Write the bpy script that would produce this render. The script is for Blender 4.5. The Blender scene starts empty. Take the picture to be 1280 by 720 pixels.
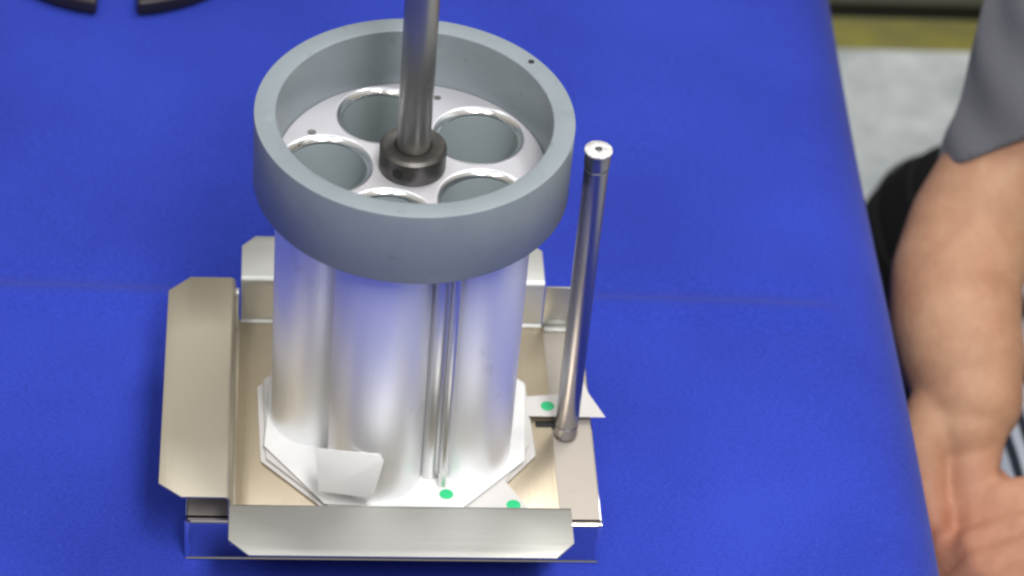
import bpy, bmesh, math, random
from mathutils import Vector, Matrix, noise
random.seed(7)
S = 0.01                                   # everything below is laid out in centimetres
sc = bpy.context.scene
col = sc.collection
PI = math.pi
def R(a): return math.radians(a)
def V(x, y, z): return Vector((x * S, y * S, z * S))

# ------------------------------------------------------------------ camera
cam = bpy.data.cameras.new('camera'); co = bpy.data.objects.new('camera', cam); col.objects.link(co)
pt, ro, ya = R(41.298), R(5.413), R(6.629)
fw = Vector((math.sin(ya) * math.cos(pt), math.cos(ya) * math.cos(pt), -math.sin(pt)))
rt = Vector((math.cos(ya), -math.sin(ya), 0)); up = rt.cross(fw)
r2 = rt * math.cos(ro) + up * math.sin(ro); u2 = -rt * math.sin(ro) + up * math.cos(ro)
M = Matrix((r2, u2, -fw)).transposed().to_4x4(); M.translation = V(-7.985, -119.622, 119.315)
co.matrix_world = M
cam.sensor_width = 36; cam.lens = 3638.2 * 36 / 1280; cam.clip_start = .02; cam.clip_end = 60
cam.dof.use_dof = True; cam.dof.focus_distance = 1.56; cam.dof.aperture_fstop = 8.5
sc.camera = co

# ------------------------------------------------------------------ light: dim warm room, ceiling tubes
w = bpy.data.worlds.new('World'); sc.world = w; w.use_nodes = True
nt = w.node_tree; nt.nodes.clear()
out = nt.nodes.new('ShaderNodeOutputWorld'); bg = nt.nodes.new('ShaderNodeBackground')
tc = nt.nodes.new('ShaderNodeTexCoord'); sx = nt.nodes.new('ShaderNodeSeparateXYZ'); rp = nt.nodes.new('ShaderNodeValToRGB')
mr = nt.nodes.new('ShaderNodeMapRange'); mr.inputs['From Min'].default_value = -1; mr.inputs['From Max'].default_value = 1
nt.links.new(tc.outputs['Generated'], sx.inputs[0]); nt.links.new(sx.outputs['Z'], mr.inputs['Value'])
nt.links.new(mr.outputs[0], rp.inputs[0]); nt.links.new(rp.outputs[0], bg.inputs[0]); nt.links.new(bg.outputs[0], out.inputs[0])
cr = rp.color_ramp
cr.elements[0].position = 0.0; cr.elements[0].color = (.10, .10, .11, 1)
cr.elements[1].position = 1.0; cr.elements[1].color = (.80, .83, .90, 1)
for p_, c_ in ((.47, (.07, .07, .072)), (.62, (.13, .12, .105)), (.76, (.40, .37, .31)), (.88, (.66, .63, .57))):
    e = cr.elements.new(p_); e.color = (*c_, 1)
bg.inputs[1].default_value = 0.68
def strip(x, y, z, lx, ly, power, c=(1, .98, .96)):
    l = bpy.data.lights.new('ceiling_tube', 'AREA'); l.shape = 'RECTANGLE'; l.size = lx * S; l.size_y = ly * S
    l.energy = power; l.color = c
    o = bpy.data.objects.new('ceiling_tube', l); col.objects.link(o); o.location = V(x, y, z)
strip(-70, -125, 205, 38, 120, 7.5)
strip(32, -125, 205, 38, 120, 50)
strip(-70, 60, 230, 38, 120, 5)
strip(80, 60, 230, 38, 120, 19)
sc.view_settings.view_transform = 'Standard'; sc.view_settings.look = 'None'
sc.view_settings.exposure = 0.38; sc.view_settings.gamma = 1
sc.render.engine = 'CYCLES'
sc.cycles.filter_width = 2.6

# ------------------------------------------------------------------ materials
def mat(name, base, rough=.5, metal=0.0, spec=.5, noise=None, nscale=40, stretch=(1, 1, 1), bump=0, bscale=200, bstretch=(1, 1, 1),
        rvar=0, sheen=0, sss=0, coat=0, aniso=0):
    m = bpy.data.materials.new(name); m.use_nodes = True; t = m.node_tree; b = t.nodes['Principled BSDF']
    b.inputs['Base Color'].default_value = (*base, 1); b.inputs['Roughness'].default_value = rough
    b.inputs['Metallic'].default_value = metal; b.inputs['Specular IOR Level'].default_value = spec
    if sheen: b.inputs['Sheen Weight'].default_value = sheen
    if coat: b.inputs['Coat Weight'].default_value = coat
    if aniso: b.inputs['Anisotropic'].default_value = aniso
    if sss:
        b.inputs['Subsurface Weight'].default_value = sss; b.inputs['Subsurface Scale'].default_value = .01
        b.inputs['Subsurface Radius'].default_value = (1, .35, .2)
    c = t.nodes.new('ShaderNodeTexCoord')
    def nz(scale, st, detail=4):
        mp = t.nodes.new('ShaderNodeMapping'); mp.inputs['Scale'].default_value = st
        n = t.nodes.new('ShaderNodeTexNoise'); n.inputs['Scale'].default_value = scale; n.inputs['Detail'].default_value = detail
        t.links.new(c.outputs['Object'], mp.inputs[0]); t.links.new(mp.outputs[0], n.inputs['Vector']); return n
    if noise:
        n = nz(nscale, stretch); r = t.nodes.new('ShaderNodeValToRGB')
        r.color_ramp.elements[0].position = .32; r.color_ramp.elements[1].position = .68
        r.color_ramp.elements[0].color = (*noise, 1); r.color_ramp.elements[1].color = (*base, 1)
        t.links.new(n.outputs[0], r.inputs[0]); t.links.new(r.outputs[0], b.inputs['Base Color'])
        if rvar:
            q = t.nodes.new('ShaderNodeMapRange'); q.inputs['To Min'].default_value = rough - rvar; q.inputs['To Max'].default_value = rough + rvar
            t.links.new(n.outputs[0], q.inputs['Value']); t.links.new(q.outputs[0], b.inputs['Roughness'])
    if bump:
        n = nz(bscale, bstretch); k = t.nodes.new('ShaderNodeBump'); k.inputs['Strength'].default_value = bump
        k.inputs['Distance'].default_value = .001
        t.links.new(n.outputs[0], k.inputs['Height']); t.links.new(k.outputs[0], b.inputs['Normal'])
    return m
pvc = mat('grey_pvc', (0.2031, 0.2371, 0.2595), .42, noise=(0.1851, 0.2195, 0.2428), nscale=60, bump=.05, bscale=400)
pvc_in = mat('grey_pvc_bore', (0.288, 0.336, 0.352), .6, noise=(0.272, 0.32, 0.336), nscale=30)
alu = mat('aluminium_tube', (.89, .90, .92), .44, .72, noise=(.84, .85, .87), nscale=45, stretch=(1, 1, .08), bump=.12, bscale=260, bstretch=(1, 1, .04), rvar=.05)
plate_m = mat('milled_plate', (0.624, 0.616, 0.656), .42, .6, noise=(0.584, 0.584, 0.624), nscale=30, bump=.04, bscale=300)
steel = mat('dark_steel', (0.425, 0.4074, 0.3942), .38, 1, noise=(0.34, 0.3234, 0.3112), nscale=60, stretch=(1, 1, .2), bump=.12, bscale=250, bstretch=(1, 1, .08), rvar=.06)
collar_m = mat('black_oxide_steel', (0.132, 0.126, 0.12), .48, .9, noise=(0.084, 0.0816, 0.0792), nscale=120, bump=.1, bscale=300)
rod_m = mat('ground_rod', (.34, .335, .36), .33, 1, noise=(.27, .265, .29), nscale=70, stretch=(1, 1, .1), bump=.08, bscale=200, bstretch=(1, 1, .05))
tie_m = mat('drawn_rod', (.66, .66, .66), .3, .92)
bright = mat('bright_rod', (.85, .86, .88), .16, 1)
end_m = mat('sawn_rod_end', (.88, .88, .87), .5, .55, noise=(.45, .45, .45), nscale=350, bump=.5, bscale=500)
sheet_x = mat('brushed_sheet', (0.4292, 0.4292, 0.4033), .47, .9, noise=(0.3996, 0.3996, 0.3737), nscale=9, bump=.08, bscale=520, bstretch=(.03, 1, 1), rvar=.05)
sheet_b = mat('bright_sheet', (.66, .67, .655), .47, .75, noise=(.62, .63, .615), nscale=9, bump=.08, bscale=520, bstretch=(.03, 1, 1), rvar=.05)  # tray sheet whitened: the back flange's brighter reflection is put into its colour
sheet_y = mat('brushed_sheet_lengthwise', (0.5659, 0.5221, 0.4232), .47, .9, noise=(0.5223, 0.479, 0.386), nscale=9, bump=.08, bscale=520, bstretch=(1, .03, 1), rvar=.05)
floor_m = mat('tray_floor_sheet', (0.6557, 0.567, 0.4299), .34, .88, noise=(0.6011, 0.5193, 0.3908), nscale=10, bump=.12, bscale=520, bstretch=(1, .03, 1), rvar=.04)
polish = mat('polished_sheet', (.66, .66, .68), .07, 1, bump=.03, bscale=20)
base_top = mat('base_sheet', (0.4144, 0.3774, 0.333), .6, .4, noise=(0.3848, 0.3515, 0.3108), nscale=12, bump=.12, bscale=520, bstretch=(1, .05, 1))
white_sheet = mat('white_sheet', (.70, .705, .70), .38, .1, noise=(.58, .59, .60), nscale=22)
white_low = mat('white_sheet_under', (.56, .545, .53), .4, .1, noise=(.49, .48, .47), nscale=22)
green = mat('green_paint_dot', (0.01275, 0.442, 0.17), .45)
dark = mat('dark_hole_and_shade', (.008, .008, .008), .6)
black = mat('black_plastic', (.018, .014, .014), .45, noise=(.012, .01, .01), nscale=30)
blackcloth = mat('black_nylon', (.006, .006, .008), .75, noise=(.004, .004, .005), nscale=15, spec=.25, bump=.2, bscale=120)
shirt = mat('grey_jersey', (0.108, 0.112, 0.124), .9, noise=(0.096, 0.1, 0.112), nscale=400, sheen=.15, bump=.3, bscale=350)
hair_m = mat('dark_hair', (.02, .016, .014), .6)
cab_m = mat('cabinet_paint', (0.176, 0.18, 0.152), .5, noise=(0.16, 0.16, 0.136), nscale=8)
tape = mat('yellow_floor_tape', (.31, .285, .06), .7, noise=(.22, .21, .07), nscale=18, stretch=(1, 2.5, 1), bump=.2, bscale=80)

def cloth_mat():
    m = mat('blue_cloth', (.023, .047, .43), .85, spec=.18, sheen=0.06)
    t = m.node_tree; b = t.nodes['Principled BSDF']; c = t.nodes.new('ShaderNodeTexCoord')
    def n(scale, det=3, st=(1, 1, 1)):
        mp = t.nodes.new('ShaderNodeMapping'); mp.inputs['Scale'].default_value = st
        k = t.nodes.new('ShaderNodeTexNoise'); k.inputs['Scale'].default_value = scale; k.inputs['Detail'].default_value = det
        t.links.new(c.outputs['Object'], mp.inputs[0]); t.links.new(mp.outputs[0], k.inputs['Vector']); return k
    a = n(7, 6); f = n(430, 3, (1, 1.6, 1)); mx = t.nodes.new('ShaderNodeMath'); mx.operation = 'MULTIPLY_ADD'; mx.inputs[1].default_value = .45
    t.links.new(a.outputs[0], mx.inputs[0]); 
    q = t.nodes.new('ShaderNodeMath'); q.operation = 'MULTIPLY'; q.inputs[1].default_value = .55
    t.links.new(f.outputs[0], q.inputs[0]); t.links.new(q.outputs[0], mx.inputs[2])
    r = t.nodes.new('ShaderNodeValToRGB'); r.color_ramp.elements[0].position = .36; r.color_ramp.elements[1].position = .64
    r.color_ramp.elements[0].color = (.0125, .0275, .262, 1); r.color_ramp.elements[1].color = (.0238, .047, .398, 1)
    t.links.new(mx.outputs[0], r.inputs[0]); t.links.new(r.outputs[0], b.inputs['Base Color'])
    k = t.nodes.new('ShaderNodeBump'); k.inputs['Strength'].default_value = .6; k.inputs['Distance'].default_value = .0008
    t.links.new(f.outputs[0], k.inputs['Height']); t.links.new(k.outputs[0], b.inputs['Normal'])
    return m
cloth = cloth_mat()

def skin_mat():
    m = mat('skin', (.50, .27, .17), .62, spec=.35, sss=.08, bump=.45, bscale=170)
    t = m.node_tree; b = t.nodes['Principled BSDF']; c = t.nodes.new('ShaderNodeTexCoord')
    n = t.nodes.new('ShaderNodeTexNoise'); n.inputs['Scale'].default_value = 26; n.inputs['Detail'].default_value = 9; n.inputs['Roughness'].default_value = .65
    r = t.nodes.new('ShaderNodeValToRGB'); r.color_ramp.elements[0].position = .34; r.color_ramp.elements[1].position = .66
    r.color_ramp.elements[0].color = (.33, .168, .098, 1); r.color_ramp.elements[1].color = (.43, .248, .15, 1)
    t.links.new(c.outputs['Object'], n.inputs['Vector']); t.links.new(n.outputs[0], r.inputs[0])
    # redder towards the hands (skin's own colour)
    s = t.nodes.new('ShaderNodeSeparateXYZ'); q = t.nodes.new('ShaderNodeMapRange')
    q.inputs['From Min'].default_value = -.155; q.inputs['From Max'].default_value = -.20
    mx = t.nodes.new('ShaderNodeMix'); mx.data_type = 'RGBA'; mx.blend_type = 'MULTIPLY'
    mx.inputs['B'].default_value = (1.0, .78, .80, 1)
    t.links.new(c.outputs['Object'], s.inputs[0]); t.links.new(s.outputs['Z'], q.inputs['Value'])
    t.links.new(q.outputs[0], mx.inputs['Factor']); t.links.new(r.outputs[0], mx.inputs['A']); t.links.new(mx.outputs['Result'], b.inputs['Base Color'])
    return m
skin = skin_mat()

def stripe_mat():
    m = mat('striped_cotton', (.3, .3, .3), .85); t = m.node_tree; b = t.nodes['Principled BSDF']
    c = t.nodes.new('ShaderNodeTexCoord'); wv = t.nodes.new('ShaderNodeTexWave'); wv.bands_direction = 'X'
    wv.inputs['Scale'].default_value = 29; wv.inputs['Distortion'].default_value = .6; wv.inputs['Detail Scale'].default_value = .6
    r = t.nodes.new('ShaderNodeValToRGB'); r.color_ramp.elements[0].position = .42; r.color_ramp.elements[1].position = .58
    r.color_ramp.elements[0].color = (.025, .03, .045, 1); r.color_ramp.elements[1].color = (.62, .68, .74, 1)
    t.links.new(c.outputs['Object'], wv.inputs['Vector']); t.links.new(wv.outputs[0], r.inputs[0]); t.links.new(r.outputs[0], b.inputs['Base Color'])
    return m
stripes = stripe_mat()

def floor_mat():
    m = mat('speckled_floor', (.5, .5, .5), .4, spec=.4); t = m.node_tree; b = t.nodes['Principled BSDF']; c = t.nodes.new('ShaderNodeTexCoord')
    n = t.nodes.new('ShaderNodeTexNoise'); n.inputs['Scale'].default_value = 11; n.inputs['Detail'].default_value = 10; n.inputs['Roughness'].default_value = .7
    r = t.nodes.new('ShaderNodeValToRGB'); r.color_ramp.elements[0].position = .3; r.color_ramp.elements[1].position = .7
    r.color_ramp.elements[0].color = (.40, .44, .46, 1); r.color_ramp.elements[1].color = (.84, .88, .88, 1)
    t.links.new(c.outputs['Object'], n.inputs['Vector']); t.links.new(n.outputs[0], r.inputs[0]); t.links.new(r.outputs[0], b.inputs['Base Color'])
    return m
floorm = floor_mat()

def marks(m, scale, amount, tone, st=(1, 1, 1), width=.06):
    """sparse rubs and specks mixed over the base colour"""
    t = m.node_tree; b = t.nodes['Principled BSDF']; src = b.inputs['Base Color'].links[0].from_socket
    c = t.nodes.new('ShaderNodeTexCoord'); mp = t.nodes.new('ShaderNodeMapping'); mp.inputs['Scale'].default_value = st
    n = t.nodes.new('ShaderNodeTexNoise'); n.inputs['Scale'].default_value = scale; n.inputs['Detail'].default_value = 6; n.inputs['Roughness'].default_value = .7
    r = t.nodes.new('ShaderNodeValToRGB'); r.color_ramp.elements[0].position = .62; r.color_ramp.elements[1].position = .62 + width
    r.color_ramp.elements[0].color = (0, 0, 0, 1); r.color_ramp.elements[1].color = (amount, amount, amount, 1)
    x = t.nodes.new('ShaderNodeMix'); x.data_type = 'RGBA'; x.inputs['B'].default_value = (*tone, 1)
    t.links.new(c.outputs['Object'], mp.inputs[0]); t.links.new(mp.outputs[0], n.inputs['Vector']); t.links.new(n.outputs[0], r.inputs[0])
    t.links.new(r.outputs[0], x.inputs['Factor']); t.links.new(src, x.inputs['A']); t.links.new(x.outputs['Result'], b.inputs['Base Color'])
marks(pvc, 38, .35, (.26, .29, .31)); marks(pvc, 150, .4, (.10, .11, .12), width=.04)
for m_ in (sheet_x, sheet_y, sheet_b, floor_m, base_top): marks(m_, 30, .3, (.30, .29, .26), width=.12)
marks(alu, 34, .35, (.42, .43, .45), st=(1, 1, .5), width=.1)
marks(plate_m, 70, .35, (.45, .44, .45)); marks(steel, 90, .5, (.20, .16, .13), width=.08)

# ------------------------------------------------------------------ mesh helpers
def tag(o, label=None, cat=None, group=None, kind=None):
    if label: o['label'] = label
    if cat: o['category'] = cat
    if group: o['group'] = group
    if kind: o['kind'] = kind
    return o
def finish(o, angle=32):
    """evaluate modifiers, keep the mesh, smooth with sharp edges"""
    if len(o.modifiers):
        dg = bpy.context.evaluated_depsgraph_get()
        me = bpy.data.meshes.new_from_object(o.evaluated_get(dg)); o.modifiers.clear(); o.data = me
    me = o.data
    me.polygons.foreach_set('use_smooth', [True] * len(me.polygons))
    if angle: me.set_sharp_from_angle(angle=R(angle))
    return o
def obj(name, bm, m, parent=None, bevel=0, seg=2, solid=0, off=0, sub=0, angle=32):
    me = bpy.data.meshes.new(name); bm.normal_update(); bm.to_mesh(me); bm.free()
    ms = m if isinstance(m, (list, tuple)) else [m]
    for q in ms: me.materials.append(q)
    o = bpy.data.objects.new(name, me); col.objects.link(o)
    if solid:
        k = o.modifiers.new('s', 'SOLIDIFY'); k.thickness = solid * S; k.offset = off
    if sub:
        k = o.modifiers.new('u', 'SUBSURF'); k.levels = sub; k.render_levels = sub
    if bevel:
        k = o.modifiers.new('b', 'BEVEL'); k.width = bevel * S; k.segments = seg; k.limit_method = 'ANGLE'; k.angle_limit = R(40)
    finish(o, angle)
    if parent is not None:
        o.parent = parent; o.matrix_parent_inverse = Matrix.Translation(-parent.location)
    return o
def empty(name, x, y, z):
    o = bpy.data.objects.new(name, None); col.objects.link(o); o.location = V(x, y, z); o.empty_display_size = .02; return o
def box(bm, x0, x1, y0, y1, z0, z1):
    vs = [bm.verts.new(V(x, y, z)) for z in (z0, z1) for x, y in ((x0, y0), (x1, y0), (x1, y1), (x0, y1))]
    for f in ((3, 2, 1, 0), (4, 5, 6, 7), (0, 1, 5, 4), (1, 2, 6, 5), (2, 3, 7, 6), (3, 0, 4, 7)):
        bm.faces.new([vs[i] for i in f])
def B(*a):
    bm = bmesh.new(); box(bm, *a); return bm
def lathe(prof, n=96, cx=0, cy=0, closed=False, mats=None):
    """prof: list of (r, z) from outside; r=0 makes a pole"""
    bm = bmesh.new(); rings = []
    for r, z in prof:
        if r == 0: rings.append([bm.verts.new(V(cx, cy, z))])
        else: rings.append([bm.verts.new(V(cx + r * math.cos(2 * PI * i / n), cy + r * math.sin(2 * PI * i / n), z)) for i in range(n)])
    idx = list(range(len(rings) - 1)) + ([len(rings) - 1] if closed else [])
    for k in idx:
        a, b = rings[k], rings[(k + 1) % len(rings)]
        for i in range(n):
            j = (i + 1) % n
            if len(a) == 1 and len(b) == 1: continue
            if len(a) == 1: f = bm.faces.new((a[0], b[j], b[i]))
            elif len(b) == 1: f = bm.faces.new((a[i], a[j], b[0]))
            else: f = bm.faces.new((a[i], a[j], b[j], b[i]))
            if mats: f.material_index = mats[k]
    bmesh.ops.recalc_face_normals(bm, faces=bm.faces)
    return bm
def prism(poly, z0, z1):
    bm = bmesh.new(); a = [bm.verts.new(V(x, y, z0)) for x, y in poly]; b = [bm.verts.new(V(x, y, z1)) for x, y in poly]
    bm.faces.new(b); bm.faces.new(a[::-1]); n = len(poly)
    for i in range(n): bm.faces.new((a[i], a[(i + 1) % n], b[(i + 1) % n], b[i]))
    bmesh.ops.recalc_face_normals(bm, faces=bm.faces); return bm

# ------------------------------------------------------------------ setting: cloth, floor
def table_edge(y): return 30.55 + .021 * (y + 8.7) + .12 * math.sin(y * .11 + 1)
def build_cloth():
    bm = bmesh.new()
    ys = [-75 + 4.0 * i for i in range(13)] + [-25 + .4 * i for i in range(190)] + [51 + 2.0 * i for i in range(13)]
    prof = []                                    # (kind, value)
    xs = [-70 + i * 1.0 for i in range(98)]     # flat, up to 27.5
    rows = []
    Rr = 5.5
    for y in ys:
        row = []
        xe = table_edge(y) - 3.95
        for i, x in enumerate(xs):
            xx = -70 + (xe + 70) * i / (len(xs) - 1)
            z = 0.0
            dy = y - (13.6 - .02 * (xx - 0)) - .25 * math.sin(xx * .09)
            z += .5 * math.exp(-(dy / 1.05) ** 2) - .2 * math.exp(-((dy - 2.0) / 1.1) ** 2)     # pressed fold line
            dx = xx - 52.0
            far = min(1, max(0, max(abs(xx) - 15, -y - 15, y - 13) / 8))
            z += far * (.13 * noise.noise(Vector((xx * .075, y * .05, 3))) + .045 * noise.noise(Vector((xx * .3, y * .22, 9))))
            row.append(bm.verts.new(V(xx, y, z)))
        for k in range(1, 11):
            t = R(9.0 * k) ; t = min(t, R(80))
            row.append(bm.verts.new(V(xe + Rr * math.sin(t), y, -Rr * (1 - math.cos(t)))))
            if k == 9: break
        zl = -Rr * (1 - math.cos(R(80))); xl = xe + Rr * math.sin(R(80))
        for k in range(1, 15):
            d = k * 4.0
            row.append(bm.verts.new(V(xl + d * .10 + .9 * math.sin(y * .23 + k * .05) * min(1, k / 6), y, zl - d)))
        rows.append(row)
    for a, b in zip(rows, rows[1:]):
        for i in range(len(a) - 1): bm.faces.new((a[i], a[i + 1], b[i + 1], b[i]))
    o = obj('tablecloth', bm, cloth, angle=0)
    tag(o, 'royal blue cloth covering the whole table top and hanging over its right edge', 'tablecloth')
build_cloth()

bm = bmesh.new(); box(bm, -200, 320, -250, 420, -80, -75); tag(obj('floor', bm, floorm), kind='structure')
fl = bpy.data.objects['floor']
o = obj('floor_stripe', B(-150, 300, 141.9, 147.75, -75, -74.96), tape); tag(o, kind='structure')
cab = empty('cabinet', 100, 150, -75)
tag(cab, 'pale grey green cabinet at the back wall with a black recess under it', 'cabinet')
obj('plinth', B(-148, 298, 147.85, 185, -74.99, -72.6), dark, cab)
obj('body_panel', B(-150, 300, 147.3, 190, -72.6, 10), cab_m, cab, bevel=.3)

# ------------------------------------------------------------------ polished base box under the tray
HB = 2.958
XL, XR, YF, YB = -11.75, 11.28, -7.87, 8.53
bs = empty('sheet_metal_base', 0, 0, 0)
tag(bs, 'low folded metal box on the blue cloth under the tray, with a mirror bright front', 'metal base')
obj('top_panel', B(XL + .1, XR - .05, YF + .14, YB, HB - .14, HB), base_top, bs, bevel=.04)
def front_strip():
    # front face with rolled top bend and a short foot lip
    bm = bmesh.new(); prof = []
    for k in range(7):
        a = R(90 * k / 6); prof.append((YF + .26 - .26 * math.sin(a), HB - .26 + .26 * math.cos(a) - .0))
    prof = [(YF + .45, HB)] + prof + [(YF, .24)]
    for k in range(1, 5):
        a = R(52 * k / 4); prof.append((YF - .2 + .2 * math.cos(a), .24 - .2 * math.sin(a)))
    prev = None
    for y, z in prof:
        row = [bm.verts.new(V(x, y, z)) for x in (XL, -4, 4, XR)]
        if prev:
            for i in range(3): bm.faces.new((prev[i], row[i], row[i + 1], prev[i + 1]))
        prev = row
    return bm
obj('front_panel', front_strip(), polish, bs, solid=.1, off=-1, angle=50)
obj('side_panel', B(XL, XL + .1, YF + .3, YB, 0.05, HB - .01), polish, bs, bevel=.03)
obj('side_panel', B(XR - .1, XR + .01, YF + .3, YB, 0.05, HB - .01), polish, bs, bevel=.03)
for cx_ in (XL + .12, XR - .12):
    obj('corner_bend', lathe([(0, .06), (.17, .06), (.2, .12), (.2, HB - .14), (.14, HB - .05), (0, HB - .04)], 24, cx_, YF + .15), bright, bs, angle=50)
obj('back_panel', B(8.9, XR - .15, YB - .1, YB + .02, HB + .01, HB + 3.2), sheet_x, bs, bevel=.04)

# ------------------------------------------------------------------ tray: one folded sheet, floor + three walls with flanges
ZF = 6.295; TX0, TX1, TY0, TY1 = -9.35, 8.95, -9.72, 8.53; FW = 3.83
tr = empty('flanged_tray', 0, 0, HB)
tag(tr, 'brushed steel tray with wide outward flanges and clipped corners, standing on the low box', 'tray')
obj('floor_panel', B(TX0 + .05, TX1, TY0 + .05, TY1 - .05, HB + .012, HB + .13), floor_m, tr, bevel=.03)
def bent_side(a0, a1, inner, sgn, axis, cut0=1.0, cut1=1.0, depth=FW):
    """profile: foot bend, wall, top bend, flange; a0..a1 along the edge; inner = plane of the wall; sgn = outward direction"""
    prof = []; r = .28; zb = HB + .13
    for k in range(6):
        a = R(90 * k / 5); prof.append((-r + r * math.sin(a), zb + r - r * math.cos(a)))
    for k in range(6):
        a = R(90 * k / 5); prof.append((r - r * math.cos(a), ZF - r + r * math.sin(a)))
    for u in (depth - max(cut0, cut1), depth - max(cut0, cut1) * .5, depth): prof.append((u, ZF))
    bm = bmesh.new(); prev = None
    for u, z in prof:
        c = max(0, u - (depth - max(cut0, cut1))) / max(cut0, cut1)
        b0, b1 = a0 + c * cut0, a1 - c * cut1
        row = []
        for k in range(5):
            t = b0 + (b1 - b0) * k / 4
            p = (t, inner + sgn * u) if axis == 'x' else (inner + sgn * u, t)
            row.append(bm.verts.new(V(p[0], p[1], z)))
        if prev:
            for i in range(4): bm.faces.new((prev[i], row[i], row[i + 1], prev[i + 1]))
        prev = row
    bmesh.ops.recalc_face_normals(bm, faces=bm.faces)
    return bm
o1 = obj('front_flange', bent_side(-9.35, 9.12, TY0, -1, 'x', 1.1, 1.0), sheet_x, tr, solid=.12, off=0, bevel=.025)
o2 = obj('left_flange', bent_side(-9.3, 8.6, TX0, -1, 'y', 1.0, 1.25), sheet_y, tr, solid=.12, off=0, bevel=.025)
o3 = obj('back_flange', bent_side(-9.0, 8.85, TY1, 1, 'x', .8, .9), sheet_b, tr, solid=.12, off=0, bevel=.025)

obj('tab_shadow_plate', B(8.0, 9.2, -.25, .3, HB + .131, HB + .137), dark, tr)  # thin dark plate put in for the shadow and gap under the arm tab
obj('corner_tab', B(8.98, 10.35, YB - .55, YB - .12, HB + .02, HB + .22), sheet_b, bs, bevel=.05)
obj('corner_tab', B(9.25, 10.4, YB - .1, YB + .25, HB + .7, HB + .82), sheet_b, bs, bevel=.04)
obj('corner_tab', B(-9.42, -9.12, YB - .9, YB - .35, HB + .3, ZF - .35), sheet_b, tr, bevel=.06)

# ------------------------------------------------------------------ tube cluster
ZP = 3.558; ZT = 22.0; ZR = 25.527
cl = empty('tube_cluster', 0, 0, HB + .14)
tag(cl, 'five upright bright metal tubes under a grey ring, with a dark shaft through the middle', 'tube cluster')
RR = .12
obj('outer_ring', lathe([(7.25, 21.06), (7.25, ZR - .07), (7.27, ZR - .02), (7.32, ZR), (8.33, ZR), (8.385, ZR - .015), (8.4, ZR - .07), (8.4, 21.14), (8.36, 21.07), (8.3, 21.05)], 160, closed=True), pvc, cl, angle=50)
HR = 4.55; HA = [180, 109, 37, -35, -107.5]
def hole_plate(z0, z1, rad, holes, bev):
    cu = bpy.data.curves.new('p', 'CURVE'); cu.dimensions = '2D'; cu.fill_mode = 'BOTH'
    def circ(cx, cy, r, n):
        s = cu.splines.new('POLY'); s.points.add(n - 1); s.use_cyclic_u = True
        for i in range(n): s.points[i].co = ((cx + r * math.cos(2 * PI * i / n)) * S, (cy + r * math.sin(2 * PI * i / n)) * S, 0, 1)
    circ(0, 0, rad - bev, 160)
    for cx, cy, r in holes: circ(cx, cy, r + bev, 96)
    cu.extrude = ((z1 - z0) / 2 - bev) * S; cu.bevel_depth = bev * S; cu.bevel_resolution = 3; cu.offset = 0
    o = bpy.data.objects.new('top_plate', cu); col.objects.link(o)
    dg = bpy.context.evaluated_depsgraph_get()
    me = bpy.data.meshes.new_from_object(o.evaluated_get(dg)); bpy.data.objects.remove(o)
    me.transform(Matrix.Translation(V(0, 0, (z0 + z1) / 2)))
    return me
holes = [(HR * math.cos(R(a)), HR * math.sin(R(a)), 2.46) for a in HA]
me = hole_plate(21.1, ZT, 7.24, holes, .10); me.materials.clear(); me.materials.append(plate_m)
o = bpy.data.objects.new('top_plate', me); col.objects.link(o); finish(o, 30); o.parent = cl; o.matrix_parent_inverse = Matrix.Translation(-cl.location)
for (hx, hy, hr) in holes:
    # outer aluminium tube with a turned rolled lip, grey liner inside
    prof = [(2.62, ZP + .06), (2.62, 21.08)]
    obj('tube', lathe([(2.50, ZP + .06)] + prof + [(2.50, 21.08)], 96, hx, hy, closed=True), alu, cl, angle=40)
    t = obj('tube_lip', lathe([(2.45, 21.0), (2.45, ZT + .01), (2.435, ZT + .03), (2.42, ZT + .025), (2.17, ZT - .20), (2.158, ZT - .23), (2.155, ZT - .3), (2.155, 21.0)], 96, hx, hy, closed=True), bright, cl, angle=28)
    obj('liner', lathe([(2.15, ZT - .32), (2.15, 14.0), (0, 14.0)], 72, hx, hy), pvc_in, cl, angle=40)
# shaft + collar
obj('shaft', lathe([(0, 4.0), (.9, 4.0), (.9, 60), (0, 60)], 48), steel, cl, angle=40)
CR = 1.78
cm = obj('shaft_collar', lathe([(.93, ZT + .02), (CR - .1, ZT + .02), (CR, ZT + .12), (CR, ZT + 1.36), (CR - .16, ZT + 1.52), (1.05, ZT + 1.52), (.93, ZT + 1.42)], 72, closed=True), collar_m, cl, angle=40)
bm = lathe([(0, 0), (.26, 0), (.30, .03), (.30, .07), (0, .07)], 20)
o = obj('set_screw', bm, dark, None, angle=40)
ang = R(-118); o.matrix_world = Matrix.Translation(V((CR - .04) * math.cos(ang), (CR - .04) * math.sin(ang), ZT + .72)) @ Vector((math.cos(ang), math.sin(ang), 0)).to_track_quat('Z', 'Y').to_matrix().to_4x4()
mw = o.matrix_world.copy(); o.parent = cm; o.matrix_parent_inverse = Matrix.Identity(4); o.matrix_basis = Matrix.Translation(cl.location).inverted() @ mw
o.parent = cl; o.matrix_parent_inverse = Matrix.Translation(-cl.location); o.matrix_basis = mw
# small screws in the plate and one dark pit on the rim
for (sx_, sy_, sz_, sr_) in ((-5.3, 2.7, ZT, .24), (1.55, 5.95, ZT, .2), (6.35, 4.75, ZR, .17)):
    obj('countersunk_screw', lathe([(0, sz_ + .012), (sr_ * .6, sz_ + .012), (sr_, sz_ + .022), (sr_, sz_ - .1)], 24, sx_, sy_), steel if sz_ == ZT else dark, cl, angle=40)
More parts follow.
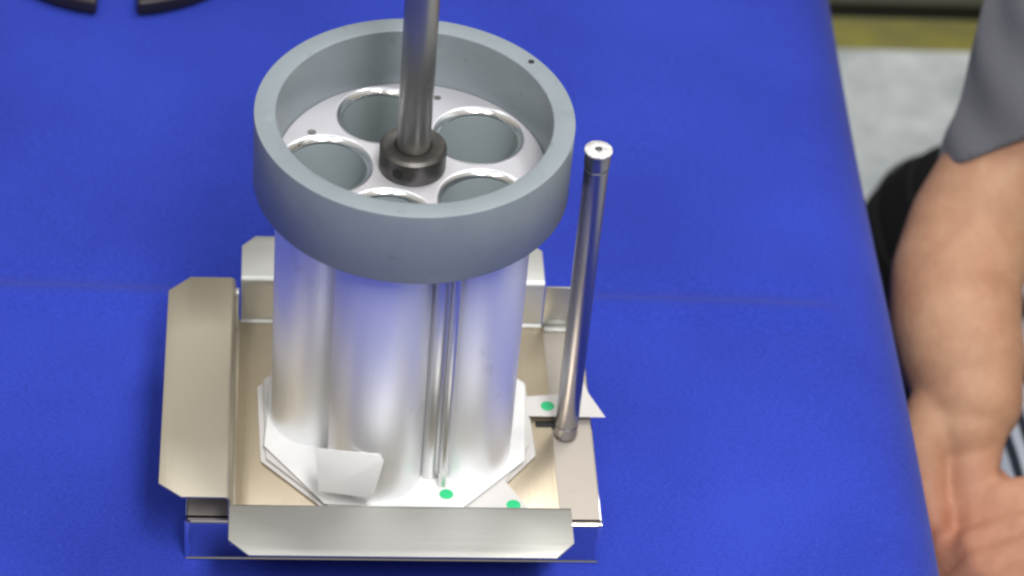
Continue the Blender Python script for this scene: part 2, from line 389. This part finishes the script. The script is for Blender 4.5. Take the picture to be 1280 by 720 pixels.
# tie rods standing in the groove between the front and right tubes
obj('tie_rod', lathe([(0, ZP + .1), (.54, ZP + .1), (.54, 21.05), (0, 21.05)], 32, 1.72, -4.62), tie_m, cl, angle=40)
obj('tie_rod', lathe([(0, ZP + .1), (.24, ZP + .1), (.24, 21.05), (0, 21.05)], 32, 2.40, -5.55), tie_m, cl, angle=40)
# foot sheets: octagon, a second one slightly turned, and the lower one with pointed arms
def octa(ax, h, turn=0, dx=0, dy=0):
    p = [(ax, -h), (ax, h), (h, ax), (-h, ax), (-ax, h), (-ax, -h), (-h * 1.2, -ax), (h * 1.2, -ax)]
    c, s = math.cos(R(turn)), math.sin(R(turn)); return [(x * c - y * s + dx, x * s + y * c + dy) for x, y in p]
def fpoly(p): return p
arms = [(7.4, 1.9), (10.6, 2.3), (10.95, 3.55), (11.2, 2.3), (12.05, .3), (7.6, .3), (7.5, -2.0), (6.0, -5.0), (7.45, -7.55), (6.4, -7.9), (3.2, -7.6), (-3.4, -7.6), (-7.4, -3.4), (-7.6, 3.0), (-3.2, 7.4), (3.2, 7.4), (7.0, 3.2)]
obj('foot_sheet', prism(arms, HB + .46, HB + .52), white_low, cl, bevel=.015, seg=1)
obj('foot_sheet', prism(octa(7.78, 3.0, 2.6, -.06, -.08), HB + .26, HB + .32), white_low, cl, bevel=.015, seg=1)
obj('foot_sheet', prism(octa(7.35, 3.1, -3.5, 0, .05), HB + .64, HB + .70), white_sheet, cl, bevel=.015, seg=1)
obj('foot_boss', lathe([(0, HB + .14), (2.2, HB + .14), (2.2, HB + .28), (0, HB + .28)], 48), steel, cl)
for x_, y_, z_ in ((2.62, -6.25, HB + .705), (6.35, -6.85, HB + .525), (8.75, 1.12, HB + .525)):
    bm = lathe([(0, z_ + .03), (.26, z_ + .028), (.36, z_ + .018), (.40, z_)], 28, x_, y_)
    obj('paint_dot', bm, green, cl, angle=0)
# raised tab leaning on the front tube
bm = bmesh.new()
q = [(-4.72, -6.45, 7.35), (-1.5, -7.05, 7.45), (-1.18, -7.08, 7.38), (-1.03, -7.15, 7.15), (-1.05, -7.2, 6.95), (-1.5, -7.78, 5.2), (-1.65, -7.85, 5.0), (-1.85, -7.85, 4.95), (-4.52, -6.95, 4.95)]
A, Bq, Cq = Vector((-4.72, -6.45, 7.35)), Vector((-1.03, -7.15, 7.15)), Vector((-1.65, -7.85, 5.0)); pn = (Bq - A).cross(Cq - A).normalized()
flat = [(x, A.y - (pn.x * (x - A.x) + pn.z * (z - A.z)) / pn.y, z) for x, y, z in q]      # one flat sheet
bm.faces.new([bm.verts.new(V(*p_)) for p_ in flat])
obj('raised_tab', bm, white_sheet, cl, solid=.08, off=0, bevel=.02)

# ------------------------------------------------------------------ loose rod
rod = empty('loose_rod', 9.7, -.78, HB)
tag(rod, 'thin grey metal rod standing alone right of the tubes, with a bright sawn top end', 'rod')
RX, RY = 9.70, -.78
RT = HB + 21.12
obj('rod_shaft', lathe([(0, HB + .15), (.58, HB + .15), (.66, HB + .25), (.66, HB + 1.0), (.62, HB + 1.05), (.66, HB + 1.12), (.66, RT - 1.25), (.60, RT - 1.22), (.60, RT - 1.08), (.70, RT - 1.0), (.70, RT - .12), (.66, RT), (0, RT)], 56, RX, RY), rod_m, rod, angle=35)
e = obj('rod_end', lathe([(.12, RT - .1), (.2, RT + .02), (.28, RT + .03), (.60, RT + .03), (.74, RT - .02), (.76, RT - .10), (.70, RT - .16)], 56, RX, RY), end_m, rod, angle=35)
obj('centre_hole', lathe([(0, RT - .02), (.2, RT + .012)], 24, RX, RY), dark, rod, angle=0)

# ------------------------------------------------------------------ black slotted disc, top left
dk = bmesh.new()
def slotted(z0, z1, rad, w2=1.36, d=6):
    c = (-17.95, 52.1); pts = []; a0 = math.asin(w2 / rad)
    for i in range(121):
        a = -PI / 2 + a0 + (2 * PI - 2 * a0) * i / 120; pts.append((c[0] + rad * math.cos(a), c[1] + rad * math.sin(a)))
    pts += [(c[0] - w2, c[1] - rad + d), (c[0] + w2, c[1] - rad + d)]
    return prism(pts, z0, z1)
bd = empty('slotted_disc', -17.95, 52.5, 0)
tag(bd, 'black slotted round disc lying on the cloth at the far left', 'disc')
obj('disc_body', slotted(.12, 1.3, 9.75), black, bd, bevel=.25, seg=3)
obj('disc_hub', lathe([(0, 1.3), (3.2, 1.3), (3.0, 2.4), (0, 2.4)], 48, -17.95, 54.5), black, bd, bevel=.15)

# ------------------------------------------------------------------ black bag on the floor behind the elbow
bag = empty('black_bag', 56, 74, -75)
tag(bag, 'rounded black fabric bag on the floor between the table edge and the bent elbow', 'bag')
def superell(cx, cy, cz, ax, ay, az, n=3.0, N=48, Mv=28):
    bm = bmesh.new(); rows = []
    for j in range(1, Mv):
        v = -PI / 2 + PI * j / Mv; row = []
        for i in range(N):
            u = 2 * PI * i / N
            sg = lambda t, e: math.copysign(abs(t) ** e, t)
            e = 2 / n
            x = sg(math.cos(v), e) * sg(math.cos(u), e); y = sg(math.cos(v), e) * sg(math.sin(u), e); z = sg(math.sin(v), e)
            k = 1 + .012 * math.sin(7 * u + 3 * v)
            row.append(bm.verts.new(V(cx + ax * x * k, cy + ay * y * k, cz + az * z)))
        rows.append(row)
    a = bm.verts.new(V(cx, cy, cz - az)); b = bm.verts.new(V(cx, cy, cz + az))
    for r0, r1 in zip(rows, rows[1:]):
        for i in range(N): bm.faces.new((r0[i], r0[(i + 1) % N], r1[(i + 1) % N], r1[i]))
    for i in range(N):
        bm.faces.new((a, rows[0][(i + 1) % N], rows[0][i])); bm.faces.new((b, rows[-1][i], rows[-1][(i + 1) % N]))
    return bm
obj('bag_body', superell(58.0, 77, -58, 12.4, 14, 16.6, 2.5), blackcloth, bag, angle=0)

def piping(v, u0, u1, n=2.5, r_=.13):
    bm = bmesh.new(); e = 2 / n; ring0 = None
    sg = lambda t: math.copysign(abs(t) ** e, t)
    pts = []
    for i in range(41):
        u = u0 + (u1 - u0) * i / 40
        pts.append(V(58 + 12.5 * sg(math.cos(v)) * sg(math.cos(u)), 77 + 14.1 * sg(math.cos(v)) * sg(math.sin(u)), -58 + 16.7 * sg(math.sin(v))))
    for i, p in enumerate(pts):
        d = (pts[min(i + 1, 40)] - pts[max(i - 1, 0)]).normalized(); a = d.cross(Vector((0, 0, 1))).normalized(); b = d.cross(a)
        ring = [bm.verts.new(p + (a * math.cos(2 * PI * k / 8) + b * math.sin(2 * PI * k / 8)) * r_ * S) for k in range(8)]
        if ring0:
            for k in range(8): bm.faces.new((ring0[k], ring0[(k + 1) % 8], ring[(k + 1) % 8], ring[k]))
        ring0 = ring
    return bm
seam_m = mat('charcoal_piping', (.012, .012, .015), .8)
obj('piping', piping(.62, PI * .55, PI * 1.5), seam_m, bag, angle=0)
obj('piping', piping(.95, PI * .55, PI * 1.5), seam_m, bag, angle=0)

# ------------------------------------------------------------------ person at the right
def chain(bm, pts, seg=20):
    """pts: (x,y,z,r) - balls joined by cones; overlapping pieces are fused by the remesh"""
    for x, y, z, r in pts:
        bmesh.ops.create_uvsphere(bm, u_segments=seg, v_segments=12, radius=r * S, matrix=Matrix.Translation(V(x, y, z)))
    for a, b in zip(pts, pts[1:]):
        p, q = V(*a[:3]), V(*b[:3]); d = q - p
        if d.length < 1e-6: continue
        m = Matrix.Translation((p + q) / 2) @ d.to_track_quat('Z', 'Y').to_matrix().to_4x4()
        bmesh.ops.create_cone(bm, cap_ends=True, segments=seg, radius1=a[3] * S, radius2=b[3] * S, depth=d.length, matrix=m)
def fused(name, bm, m, parent, vox=.32, smooth=6, angle=0):
    me = bpy.data.meshes.new(name); bm.to_mesh(me); bm.free(); me.materials.append(m)
    o = bpy.data.objects.new(name, me); col.objects.link(o)
    k = o.modifiers.new('r', 'REMESH'); k.mode = 'VOXEL'; k.voxel_size = vox * S
    k = o.modifiers.new('s', 'SMOOTH'); k.factor = .6; k.iterations = smooth
    finish(o, angle); o.data.materials.clear(); o.data.materials.append(m)
    if parent is not None:
        o.parent = parent; o.matrix_parent_inverse = Matrix.Translation(-parent.location)
    return o
pr = empty('person', 60, 45, -75)
tag(pr, 'seated person in grey short sleeved top and striped trousers with hands clasped beside the table', 'person')
bm = bmesh.new()
# right arm (next to the table): shoulder, upper arm, elbow, forearm, wrist
chain(bm, [(51, 47, 9, 5.6), (49.0, 42.9, 4.5, 5.0), (46.9, 39.6, -1, 4.5), (44.9, 37.6, -6, 4.35), (42.1, 34.6, -10.6, 4.6), (40.6, 31, -12.4, 4.65), (40.2, 28, -13.5, 4.6), (40.5, 25.3, -14.7, 4.35), (40.7, 22.8, -16, 3.75), (40.3, 20.8, -17, 2.9)], 32)
# right palm, heel of the thumb, curled fingers
chain(bm, [(41.1, 21.6, -16.6, 2.35), (40.5, 18.2, -18.4, 1.9), (40.6, 15.5, -20.5, 1.8)], 18)
chain(bm, [(38.7, 13.6, -21.4, 1.5), (39.6, 12.4, -22.5, 1.4)], 14)
chain(bm, [(38.4, 21.8, -16.6, 2.2), (37.0, 19.2, -17.4, 1.8), (37.3, 16.8, -19.0, 1.35), (37.6, 14.6, -20.0, 1.1)], 18)
for k in range(4):
    x0 = 38.9 + k * 1.5
    chain(bm, [(40.2 + k * .7, 18.0, -20, 1.5), (x0, 15.0, -22.0, 1.1), (x0 - .2, 12.6, -24.0, .95), (x0 + .6, 11.6, -26.2, .85), (x0 + 2.0, 12.6, -27.4, .75)], 14)
# left forearm coming in from the right, palm and fingers wrapped over the right hand
chain(bm, [(80, 52, 9, 5.6), (77, 40, -4, 5.0), (71, 29, -11, 4.7), (60, 19.5, -15, 4.0), (51.5, 14.3, -17.6, 3.1)], 24)
for k in range(4):
    y0 = 14.5 - k * 1.95; n_ = (0, .5, .3, -.5)[k]
    chain(bm, [(50.5, 14.9 - k * .9, -17.9, 2.1), (43.6 - n_ * .3, y0, -18.6, 1.6), (40.4 - n_, y0 + .1, -19.9, 1.2), (38.9 - n_, y0 + .1, -22.4, 1.02), (39.6 - n_, y0, -24.9, .9)], 16)
chain(bm, [(49.5, 14.6, -17.6, 2.0), (45.5, 15.3, -18.0, 1.7), (42.2, 15.8, -18.6, 1.35), (39.8, 15.8, -19.8, 1.05)], 16)
# torso, neck, head (outside the frame, kept simple but whole)
TXc, TYc = 3.5, 11
def sh_(pts): return [(x + TXc, y + TYc, z, r_) for x, y, z, r_ in pts]
chain(bm, sh_([(62, 44, -32, 12), (62, 43, -18, 11.5), (62, 41, -4, 12), (62, 39, 8, 9), (62, 36, 18, 5.5), (62, 33, 24, 5.6)]), 28)
chain(bm, [(51, 47, 9, 5.6), (65.5, 51, 8, 8), (80, 52, 9, 5.6)], 24)
chain(bm, sh_([(62, 31.5, 28, 7.6), (62, 29.5, 33, 8.6), (62, 32, 36, 8.8), (62, 27.5, 26, 5.2)]), 28)
chain(bm, sh_([(62, 21.2, 30.5, .9), (62, 20.0, 28.5, 1.2)]), 12)
for s_ in (-1, 1): chain(bm, sh_([(62 + s_ * 8.3, 31, 31, 1.2), (62 + s_ * 8.6, 31.3, 29, .9)]), 12)
body = fused('body', bm, skin, pr, vox=.32, smooth=4)
# shirt with loose sleeve
bm = bmesh.new()
chain(bm, sh_([(62, 45, -30, 13.4), (62, 44, -16, 13), (62, 42, -2, 13.4), (62, 40.5, 8, 10.4)]), 32)
chain(bm, [(51, 47, 9.2, 7.0), (65.5, 51, 8.5, 9.6), (80, 52, 9.2, 7.0)], 28)
chain(bm, [(51, 47, 9.2, 7.0), (47.9, 41.4, 1.8, 6.2), (45.7, 38.4, -4.2, 5.3), (44.3, 36.8, -8, 4.9), (42.9, 34, -12, 4.9)], 36)
chain(bm, [(80, 52, 9.2, 7.0), (77.5, 43, -1, 6.3)], 28)
sh = fused('shirt', bm, shirt, pr, vox=.4, smooth=5)
nrm = [v.normal.copy() for v in sh.data.vertices]
for v, nv in zip(sh.data.vertices, nrm):                     # soft cloth folds running round the sleeve
    c_ = v.co / S
    v.co += nv * S * (.16 * math.sin(c_.x * .9 + c_.z * .75 + 1.3 * math.sin(c_.y * .35)) + .10 * math.sin(c_.z * 1.5 - c_.y * .8))
def cut_open(o, co_, no_, only=None):
    """cut the end off a closed sleeve and pull its rim onto the plane"""
    bm = bmesh.new(); bm.from_mesh(o.data); p0, n0 = V(*co_), Vector(no_)
    dead = [f for f in bm.faces if only(f.calc_center_median() / S) and (f.calc_center_median() - p0).dot(n0) > 0]
    bmesh.ops.delete(bm, geom=dead, context='FACES')
    for v in bm.verts:
        if v.is_boundary: v.co -= n0 * (v.co - p0).dot(n0)
    bm.to_mesh(o.data); bm.free()
# sleeve hem: open the end so the arm leaves a real cuff
hd = Vector((.375, -.637, -.67)).normalized()
hem = Vector((44.9, 37.9, -5.3))
cut_open(sh, hem, hd, only=lambda c: c.x < 52 and c.z < 6)
k = sh.modifiers.new('s', 'SOLIDIFY'); k.thickness = .22 * S; k.offset = -1; finish(sh, 0)
# trousers
bm = bmesh.new()
chain(bm, [(60, 66, -36, 9.5), (57.5, 48, -37, 8.9), (54.2, 28, -37.5, 8.2), (53.5, 14, -38, 7.2), (54.5, 12, -55, 6.2), (55.5, 14, -71, 5.2)], 32)
chain(bm, [(73, 66, -36, 9.5), (76, 46, -37, 8.8), (78, 16, -38, 7.2), (78, 14, -55, 6.2), (78, 16, -71, 5.2)], 32)
chain(bm, [(60, 64, -35, 10), (73, 64, -35, 10)], 32)
fused('trousers', bm, stripes, pr, vox=.5, smooth=4)
for x_ in (55.5, 78):
    bm = bmesh.new(); chain(bm, [(x_, 15, -71.6, 3.2), (x_, 8, -72, 2.9), (x_, 0, -72.7, 2.2)], 16)
    fused('shoe', bm, black, pr, vox=.5, smooth=3)
bm = bmesh.new()
chain(bm, sh_([(62, 33.5, 36, 9.5), (62, 35, 31, 8.6), (62, 36, 27, 7.2)]), 28)
fused('hair', bm, hair_m, pr, vox=.5, smooth=3)
